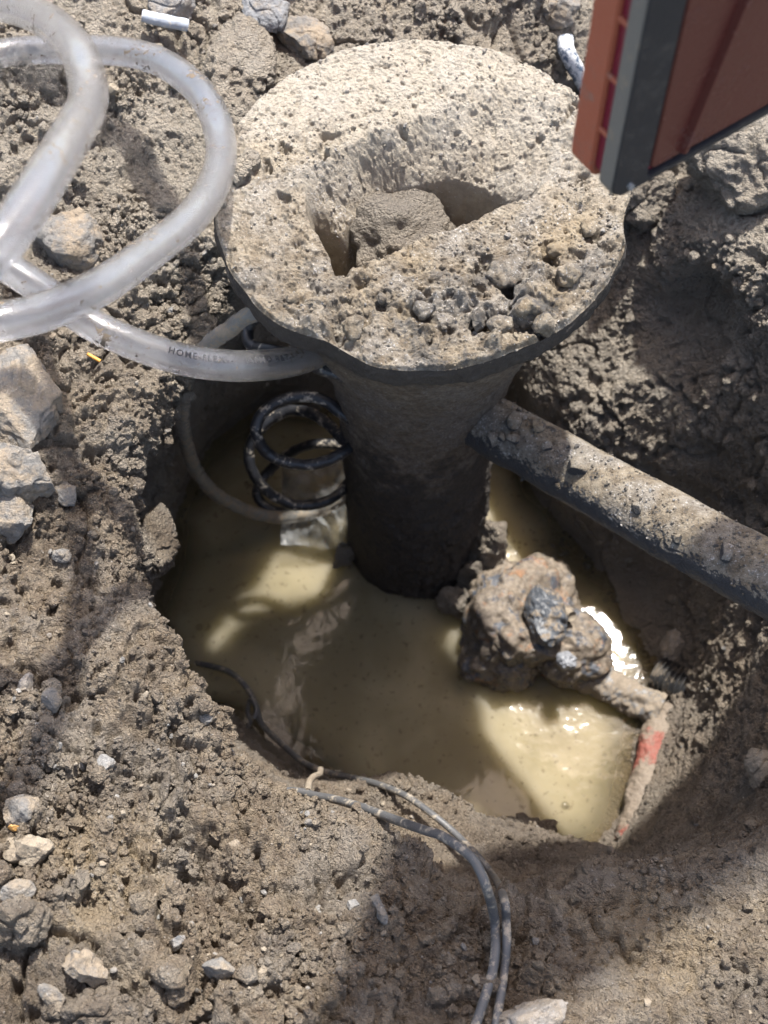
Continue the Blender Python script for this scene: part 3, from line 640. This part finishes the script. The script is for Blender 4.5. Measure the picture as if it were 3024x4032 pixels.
# smaller muddy hose
MP = [(1330, 1190, -.045), (1150, 1180, -.04), (974, 1246, -.05), (904, 1298, -.06), (830, 1348, -.075), (765, 1420, -.095), (735, 1490, -.12), (719, 1590, -.155), (725, 1697, -.195), (757, 1822, -.245), (828, 1925, -.29), (925, 1990, -.32), (1034, 2028, -.335), (1142, 2035, -.335), (1251, 2012, -.325), (1354, 1960, -.31), (1420, 1890, -.295)]
C2, _ = spline([atz(*q) for q in MP], 420)
tag(tube('muddy_hose', C2, 0.0044, M_hose2, 28, disp=lambda P: 0.0006 * fbm(P, 180, 3, 2)), 'thin mud smeared translucent hose looping down from behind the flange to the water', 'hose')
# black coil
M_black = coated_material('black_rubber', (0.022, 0.023, 0.027), (0.42, 0.37, 0.30), 0.52, 0.33, 110)
BPs = [(1560, 1500, -.10), (1400, 1490, -.09), (1267, 1455, -.085), (1224, 1431, -.08), (1130, 1398, -.075), (1061, 1378, -.075), (1001, 1366, -.08), (976, 1333, -.08), (981, 1288, -.078), (1030, 1240, -.07), (1130, 1220, -.06)]
C3, _ = spline([atz(*q) for q in BPs], 200)
tag(tube('black_cord', C3, 0.0033, M_black, 20), 'short bend of black rubber line emerging under the flange behind the hose end', 'cord')
CP = [(1480, 1720, -.17), (1400, 1665, -.165), (1341, 1625, -.16), (1278, 1580, -.158), (1197, 1560, -.158), (1105, 1577, -.16), (1034, 1626, -.165), (1007, 1691, -.17), (1029, 1757, -.18), (1077, 1800, -.187), (1143, 1824, -.19), (1224, 1830, -.192), (1300, 1810, -.192), (1360, 1775, -.192),
      (1385, 1750, -.195), (1349, 1728, -.20), (1295, 1672, -.205), (1224, 1628, -.21), (1143, 1617, -.214), (1070, 1650, -.22), (1015, 1700, -.226), (985, 1755, -.232), (982, 1815, -.24), (1007, 1880, -.25), (1061, 1941, -.262), (1143, 1984, -.272), (1224, 1990, -.276), (1305, 1963, -.278), (1362, 1912, -.278),
      (1400, 1850, -.28), (1385, 1785, -.28), (1330, 1752, -.285), (1240, 1748, -.29), (1170, 1770, -.30), (1115, 1800, -.31), (1061, 1854, -.32), (1023, 1903, -.325), (1012, 1948, -.33), (1035, 1985, -.335), (1085, 2012, -.34), (1180, 2030, -.352), (1260, 2040, -.365)]
C4, _ = spline([atz(*q) for q in CP], 700)
tag(tube('coiled_cord', C4, 0.0034, M_black, 24, disp=lambda P: 0.0004 * fbm(P, 260, 2, 4)), 'black rubber line coiled in three rings over the water against the pipe', 'cord')

# ------------------------------------------------------------------ two grey wires on the near bank
M_wire = coated_material('grey_wire', (0.085, 0.087, 0.09), (0.30, 0.265, 0.215), 0.50, 0.42, 120)
W1 = [(770, 2612, -.362), (800, 2615, -.358), (900, 2645, -.35), (965, 2700, -.345), (1005, 2770, -.34), (1030, 2850, -.335), (1110, 2930, -.32), (1200, 3005, -.30), (1300, 3045, -.28), (1400, 3065, -.262), (1500, 3092, -.245)]
W1 = [atz(*q) for q in W1] + [lift(1600, 3135, .012), lift(1700, 3205, .012), lift(1790, 3280, .014), lift(1880, 3370, .018), lift(1950, 3460, .022), lift(1985, 3540, .018), lift(1993, 3620, .014), lift(1995, 3720, .010), lift(1985, 3820, .007), lift(1975, 3900, .004), lift(1960, 3990, .003), lift(1945, 4090, .003)]
tag(tube('wire', spline(W1, 420)[0], 0.0019, M_wire, 16), 'thin dark wire running out of the water and up over the near bank', 'wire')
W2 = [(905, 3175, -.17), (960, 3140, -.165), (1080, 3117, -.16), (1180, 3118, -.155), (1240, 3133, -.15), (1320, 3148, -.14), (1420, 3178, -.125), (1540, 3222, -.105)]
W2 = [atz(*q) for q in W2] + [atz(1660, 3265, -.078), atz(1749, 3296, -.062), atz(1849, 3369, -.052), atz(1890, 3430, -.05), atz(1917, 3500, -.053), lift(1940, 3580, .022), lift(1950, 3650, .014), lift(1950, 3740, .008), lift(1938, 3830, .005), lift(1905, 3940, .003), lift(1872, 4040, .003), lift(1850, 4110, .003)]
tag(tube('wire', spline(W2, 420)[0], 0.0021, M_wire, 16), 'paler wire arching clear of the soil on the near bank, lit along its bend', 'wire')
tag(tube('wire', spline([atz(1000, 2830, -.336), atz(1010, 2790, -.335), atz(985, 2755, -.338), atz(975, 2800, -.343), atz(985, 2850, -.346), atz(940, 2875, -.352), atz(870, 2860, -.356)], 80)[0], 0.0014, M_wire, 12), 'little loop of dark wire tangled on the wire in the water', 'wire')
tag(tube('twig', spline([atz(1212, 3118, -.152), atz(1218, 3080, -.17), atz(1235, 3058, -.185), atz(1258, 3048, -.2), atz(1262, 3030, -.22)], 40)[0], 0.0017, M_tan, 10), 'short muddy twig caught between the two wires', 'twig')

# ------------------------------------------------------------------ fitting in the water, buried pieces
M_fit = coated_material('rust_mud', (0.075, 0.08, 0.09), (0.30, 0.25, 0.195), 0.42, 0.35, 60)
def rust(m0):
    m = Mat('rusty_mud'); P = m.geo.outputs['Position']; a = m.noise(95, 6, 0.7, 0.6, vec=P); b = m.noise(300, 5, 0.75, vec=P); g = m.noise(75, 5, 0.7, 0.5, vec=P)
    col = m.mix(m.ramp(b, .3, .7), (0.085, 0.068, 0.052), (0.235, 0.195, 0.15)); col = m.mix(m.ramp(a, .52, .60), col, m.mix(b, (0.03, 0.035, 0.045), (0.12, 0.13, 0.15)))
    col = m.mix(m.ramp(g, .57, .66, 0, .6), col, (0.25, 0.115, 0.045))
    return m.done(m.bsdf(Base_Color=col, Roughness=m.ramp(a, .45, .6, .55, .22), Normal=m.bump(b, .8, .0016)))
M_fit = rust(0)
fit = empty('pipe_fitting', tuple(atz(2100, 2480, ZW))); tag(fit, 'rusty pipe fitting caked in mud, lying in the water beside the pipe', 'fitting')
V, Fc = ICO5
def blob(name, c, sx, sy, sz, seed, mat, parent, amp=.2, rot=0.0, n=7):
    rng = np.random.default_rng(seed); v = facet(ICO5[0], rng, n, .6, .95) * np.array([sx, sy, sz]); cc, ss = math.cos(rot), math.sin(rot)
    m_ = min(sx, sy, sz)
    v = v + v / np.linalg.norm(v, axis=1, keepdims=True) * (fbm(v + seed, 1.1 / m_, 3, seed) * amp * m_ + fbm(v, 230, 3, seed + 2) * .0022 + fbm(v, 105, 3, seed + 4) * .12 * m_)[:, None]
    v = v @ np.array([[cc, ss, 0], [-ss, cc, 0], [0, 0, 1]]) + c
    return relink(mesh_obj(name, v, None, ICO5[1], mat), parent)
blob('body', atz(2055, 2440, -.340), .043, .043, .036, 501, M_fit, fit, .30)
blob('collar', atz(2205, 2545, -.343), .035, .026, .029, 502, M_fit, fit, .32, -.5)
blob('collar', atz(1985, 2570, -.347), .030, .022, .026, 505, M_fit, fit, .32, .3)
for px_, py_, z_, a_, b_, c_, sd_ in ((1925, 2150, -.325, .013, .014, .030, 601), (1880, 2280, -.345, .016, .012, .022, 602), (1800, 2370, -.352, .014, .010, .014, 603), (1350, 2190, -.352, .008, .010, .012, 604)):
    blob('mud_lump', atz(px_, py_, z_), a_, b_, c_, sd_, M_clod, pipe, .4)
M_dk = coated_material('dark_wet_iron', (0.060, 0.068, 0.080), (0.20, 0.165, 0.125), 0.50, 0.45, 120)
blob('bolt', atz(2150, 2430, -.308), .0125, .022, .013, 503, M_dk, fit, .18, .15, 3)
blob('bolt', atz(2232, 2605, -.314), .0065, .0055, .006, 504, plain('grey_wet_iron', (.2, .21, .23), .4, .3), fit, .2, 0, 3)
tb = tube('nipple', spline([atz(2225, 2410, -.312), atz(2252, 2428, -.308)], 10)[0], .0035, M_tan, 18); relink(tb, fit)
sp, _ = spline([atz(2260, 2620, -.350), atz(2420, 2715, -.353), atz(2600, 2800, -.352)], 120)
M_spit = coated_material('grey_muddy_pipe', (0.13, 0.13, 0.13), (0.21, 0.175, 0.135), 0.42, 0.45, 110)
st = tube('pipe_stub', sp, .0112, M_spit, 60, disp=lambda P: .004 * fbm(P, 70, 4, 6) + .0016 * fbm(P, 300, 3, 7)); relink(st, fit)
mr = Mat('red_muddy'); Pr = mr.geo.outputs['Position']; yr = mr.xyz(Pr)[1]; nr1 = mr.noise(70, 5, 0.7, 0.4, vec=Pr); nr2 = mr.noise(420, 4, 0.7, vec=Pr)
wave = mr.math('SINE', mr.math('MULTIPLY', mr.math('ADD', yr, 0.176), 96.7))
cv = mr.ramp(mr.math('ADD', mr.math('MULTIPLY', wave, 0.17), mr.math('ADD', mr.math('MULTIPLY', nr1, 0.7), mr.math('MULTIPLY', nr2, 0.3))), 0.53, 0.66)
M_red = mr.done(mr.bsdf(Base_Color=mr.mix(cv, mr.mix(nr2, (0.125, 0.10, 0.075), (0.235, 0.192, 0.148)), mr.mix(nr2, (0.16, 0.04, 0.028), (0.25, 0.085, 0.062))), Roughness=0.6, Normal=mr.bump(nr2, 0.8, 0.0014)))
rp, _ = spline([atz(2640, 2800, -.356), atz(2588, 2900, -.352), atz(2550, 3040, -.350), atz(2512, 3200, -.348), atz(2470, 3380, -.345), atz(2450, 3460, -.345)], 160)
tag(tube('buried_pipe', rp, .0102, M_red, 60, disp=lambda P: .0030 * fbm(P, 60, 4, 9) + .0010 * fbm(P, 400, 2, 3)), 'red pipe half buried in the mud along the water edge', 'pipe')
# corrugated scrap by the water
cp, _ = spline([atz(2590, 2650, -.356), atz(2660, 2690, -.352), atz(2740, 2730, -.348), atz(2790, 2760, -.346)], 160)
tag(tube('corrugated_scrap', cp, .011 + .0013 * np.sin(np.linspace(0, 70, 160)), coated_material('black_plastic', (.03, .031, .033), (.16, .135, .105), .49, .4), 40), 'scrap of dark corrugated plastic tube half sunk at the water edge', 'scrap')
# crumpled translucent grey sheet
nu = 90; u, v_ = np.meshgrid(np.linspace(-1, 1, nu), np.linspace(-1, 1, nu), indexing='ij')
Pc = atz(1245, 1985, -.338); sh_ = np.stack([u * .024, v_ * .030, 0 * u], -1)
sh_[..., 2] += .010 * fbm(np.stack([u, v_, 0 * u], -1), 1.6, 3, 41) + .012 * (v_ * .5) + .006 * np.abs(fbm(np.stack([u, v_, 0 * u], -1), 2.4, 2, 44))
mf = Mat('translucent_sheet'); s = mf.noise(90, 3, .6); d1 = mf.bsdf(Base_Color=(.26, .27, .275), Roughness=.35, Specular_IOR_Level=.35)
t1 = mf.node('ShaderNodeBsdfTransparent'); lw = mf.node('ShaderNodeLayerWeight'); lw.inputs[0].default_value = .4
M_film = mf.done(mf.mixs(mf.math('ADD', mf.math('MULTIPLY', lw.outputs['Facing'], .35), mf.ramp(s, .3, .7, .0, .28), True), t1.outputs[0], d1))
film = mesh_obj('translucent_sheet', (sh_ + Pc), grid_faces(nu, nu), None, M_film)
so_ = film.modifiers.new('thick', 'SOLIDIFY'); so_.thickness = .0003
tag(film, 'crumpled translucent grey sheet under the black coil', 'plastic film')

# ------------------------------------------------------------------ bubbles on the water and wet mud
rng = np.random.default_rng(12); bp = []
for cx_, cy_, sx_, sy_, n_ in ((2130, 2150, 45, 40, 24), (2215, 2140, 25, 60, 14), (2320, 2180, 10, 30, 6), (2460, 2330, 60, 60, 22), (2560, 2290, 70, 60, 24), (2000, 2130, 25, 20, 7), (970, 1900, 25, 12, 3), (790, 1955, 20, 20, 3), (830, 2620, 30, 70, 6), (1310, 1895, 12, 8, 2), (2640, 2720, 25, 25, 8), (2225, 3170, 4, 4, 1), (2470, 3100, 10, 120, 7), (2620, 2640, 14, 14, 4), (720, 1960, 12, 40, 4)):
    for _ in range(n_): bp.append((atz(rng.normal(cx_, sx_), rng.normal(cy_, sy_), ZW + .0005), min(.0045, .0013 * math.exp(.45 * rng.normal()))))
Vb, Fb = ico(3); Vb = np.concatenate([Vb * np.array([1, 1, .8]) * q + c for c, q in bp]); Fb = (Fb[None] + (np.arange(len(bp)) * (len(Vb) // len(bp)))[:, None, None]).reshape(-1, 3)
mb = Mat('bubble'); gb = mb.bsdf(Base_Color=(.06, .055, .04), Roughness=.10, Specular_IOR_Level=1.0); tb_ = mb.node('ShaderNodeBsdfTransparent')
tag(mesh_obj('bubbles', Vb, None, Fb, mb.done(mb.mixs(.35, tb_.outputs[0], gb))), kind='stuff')

# ------------------------------------------------------------------ rods and small bits
M_rod = coated_material('grey_rod', (0.36, 0.40, 0.46), (0.55, 0.53, 0.49), .50, .6, 150)
tag(tube('rod', spline([lift(560, 62, .006), lift(650, 82, .007), lift(738, 100, .006)], 60)[0], .0033, M_rod, 18, disp=lambda P: .0003 * fbm(P, 300, 2, 3)), 'grey rod end sticking out of the soil below the bluish stone', 'rod')
tag(tube('bent_tube', spline([lift(2225, 150, .004), lift(2232, 200, .006), lift(2262, 262, .006), lift(2300, 330, .003), lift(2330, 400, -.004)], 80)[0], .0047, coated_material('pale_tube', (.10, .14, .2), (.66, .68, .70), .43, .5, 160), 24, disp=lambda P: .0004 * fbm(P, 260, 2, 3)), 'pale bent tube sticking out of the soil beside the red tool', 'tube')
tag(tube('splinter', spline([lift(343, 1393, .002), lift(395, 1422, .003)], 8)[0], .0009, plain('orange_wood', (.62, .30, .06), .6), 10), 'tiny orange wood splinter on the pale soil', 'splinter')
rock('rust_flake', 42, 3242, 42, 26, .0015, plain('rust', (.42, .24, .08), .7, .3), 61, 'orange flake resting on the tilted grey slab', 'flake')

# ------------------------------------------------------------------ red tool held over the flange edge
z0 = .16; TK = (CAM[2] - z0) / (CAM[2] - .007)
A = atz(2398, 806, z0); Bq = atz(3024, 456, z0); u = (Bq - A); u /= np.linalg.norm(u)
up = np.array([-.028, .0, 1.0]); up /= np.linalg.norm(up); up = up - u * (u @ up); up /= np.linalg.norm(up)
tk = np.cross(up, u); tk /= np.linalg.norm(tk)
if tk[1] < 0: tk = -tk
TW, THH = .40, .62
tool = empty('red_tool', tuple(A)); tag(tool, 'red box shaped tool with thick dark grey corner guard, held over the flange edge', 'tool')
def rrect(x0, y0, x1, y1, r, n=10):
    pts = []
    for (cx_, cy_, a0) in ((x1 - r, y1 - r, 0), (x0 + r, y1 - r, 90), (x0 + r, y0 + r, 180), (x1 - r, y0 + r, 270)):
        for i in range(n + 1):
            a = math.radians(a0 + 90 * i / n); pts.append((cx_ + r * math.cos(a), cy_ + r * math.sin(a)))
    return np.array(pts)
def to_w(q): q = np.asarray(q) * TK * np.array([1, 1, 1.8]); return A + q[..., :1] * u + q[..., 1:2] * up + q[..., 2:3] * tk
def prism(name, loops, mat, parent, caps=True, bev=0):
    """loops: list of (outline, depth) skinned one to the next, ends capped"""
    n = len(loops[0][0]); V = np.concatenate([np.concatenate([o, np.full((n, 1), d)], 1) for o, d in loops])
    q = grid_faces(len(loops), n, cv=True); me = mesh_obj(name, to_w(V), q, None, mat)
    bm = bmesh.new(); bm.from_mesh(me.data); bm.verts.ensure_lookup_table()
    if caps:
        bm.faces.new([bm.verts[i] for i in range(n)]); bm.faces.new([bm.verts[len(V) - n + i] for i in range(n)])
    bmesh.ops.recalc_face_normals(bm, faces=bm.faces[:]); bm.to_mesh(me.data); bm.free()
    for pl in me.data.polygons: pl.use_smooth = False
    return relink(me, parent)
M_red_shade = coated_material('red_plastic_shade', (0.105, 0.030, 0.026), (0.12, 0.05, 0.042), 0.54, 0.24, 26); M_red_lit = coated_material('red_plastic_lit', (0.36, 0.10, 0.055), (0.28, 0.15, 0.11), 0.54, 0.45, 60)  # one red plastic: front coloured as shaded, shell and pegs as lit
M_crim = plain('crimson_plastic', (0.17, 0.008, 0.03), 0.4, .1); M_rub_shade = coated_material('grey_rubber_shade', (0.022, 0.025, 0.030), (0.055, 0.05, 0.045), 0.52, 0.55, 55); M_bev_lit = coated_material('rubber_edge_lit', (0.17, 0.162, 0.145), (0.25, 0.21, 0.16), 0.55, 0.6, 55)  # guard rubber in two painted tones: face as in shade, edge as lit
big = lambda i, r=.006: rrect(i, i, TW - i, THH - i, r * 1.7)
hole = lambda i: rrect(.0215 + i, .0042 + i, TW - .0215 - i, THH - .0215 - i, .003)
prism('guard', [(hole(0), .004), (hole(0), 0), (big(.0012), 0), (big(.0006), .0006)], M_rub_shade, tool, caps=False)
prism('guard_edge', [(big(.0006), .0006), (big(0, .0065), .0012), (big(0, .0065), .0052), (big(.002), .0056)], M_bev_lit, tool, caps=False)
prism('slot', [(big(.0026), .0052), (big(.0026), .0092)], M_crim, tool)
prism('back_shell', [(big(.0016), .0088), (big(0, .0065), .0094), (big(0.0, .0065), .0170), (big(.003, .006), .0185)], M_red_lit, tool)
pn = prism('front_panel', [(hole(.0), .0040), (hole(.0), .0022), (hole(.0008), .0018)], M_crim, tool)
prism('inlay', [(hole(.0028), .0021), (hole(.0028), .0010), (hole(.0036), .0006)], M_red_shade, tool)
rib = np.array([(.040, .0095), (.0445, .0095), (.150, .56), (.143, .56)]); rib2 = rib + np.array([(.0012, .001), (-.0012, .001), (-.0012, -.001), (.0012, -.001)])
prism('rib', [(rib, .0010), (rib2, -.0014)], M_red_shade, tool)
for hgt in (.034, .066, .098, .13, .162): prism('peg', [(rrect(.0008, hgt, .004, hgt + .0028, .0007, 3), .0050), (rrect(.0008, hgt, .004, hgt + .0028, .0007, 3), .0094)], M_red_lit, tool)
sc_ = rrect(.0095, .0045, .0128, .0078, .0016, 6); prism('screw', [(sc_, .0006), (sc_, -.0010)], plain('steel', (.3, .3, .3), .4), tool)
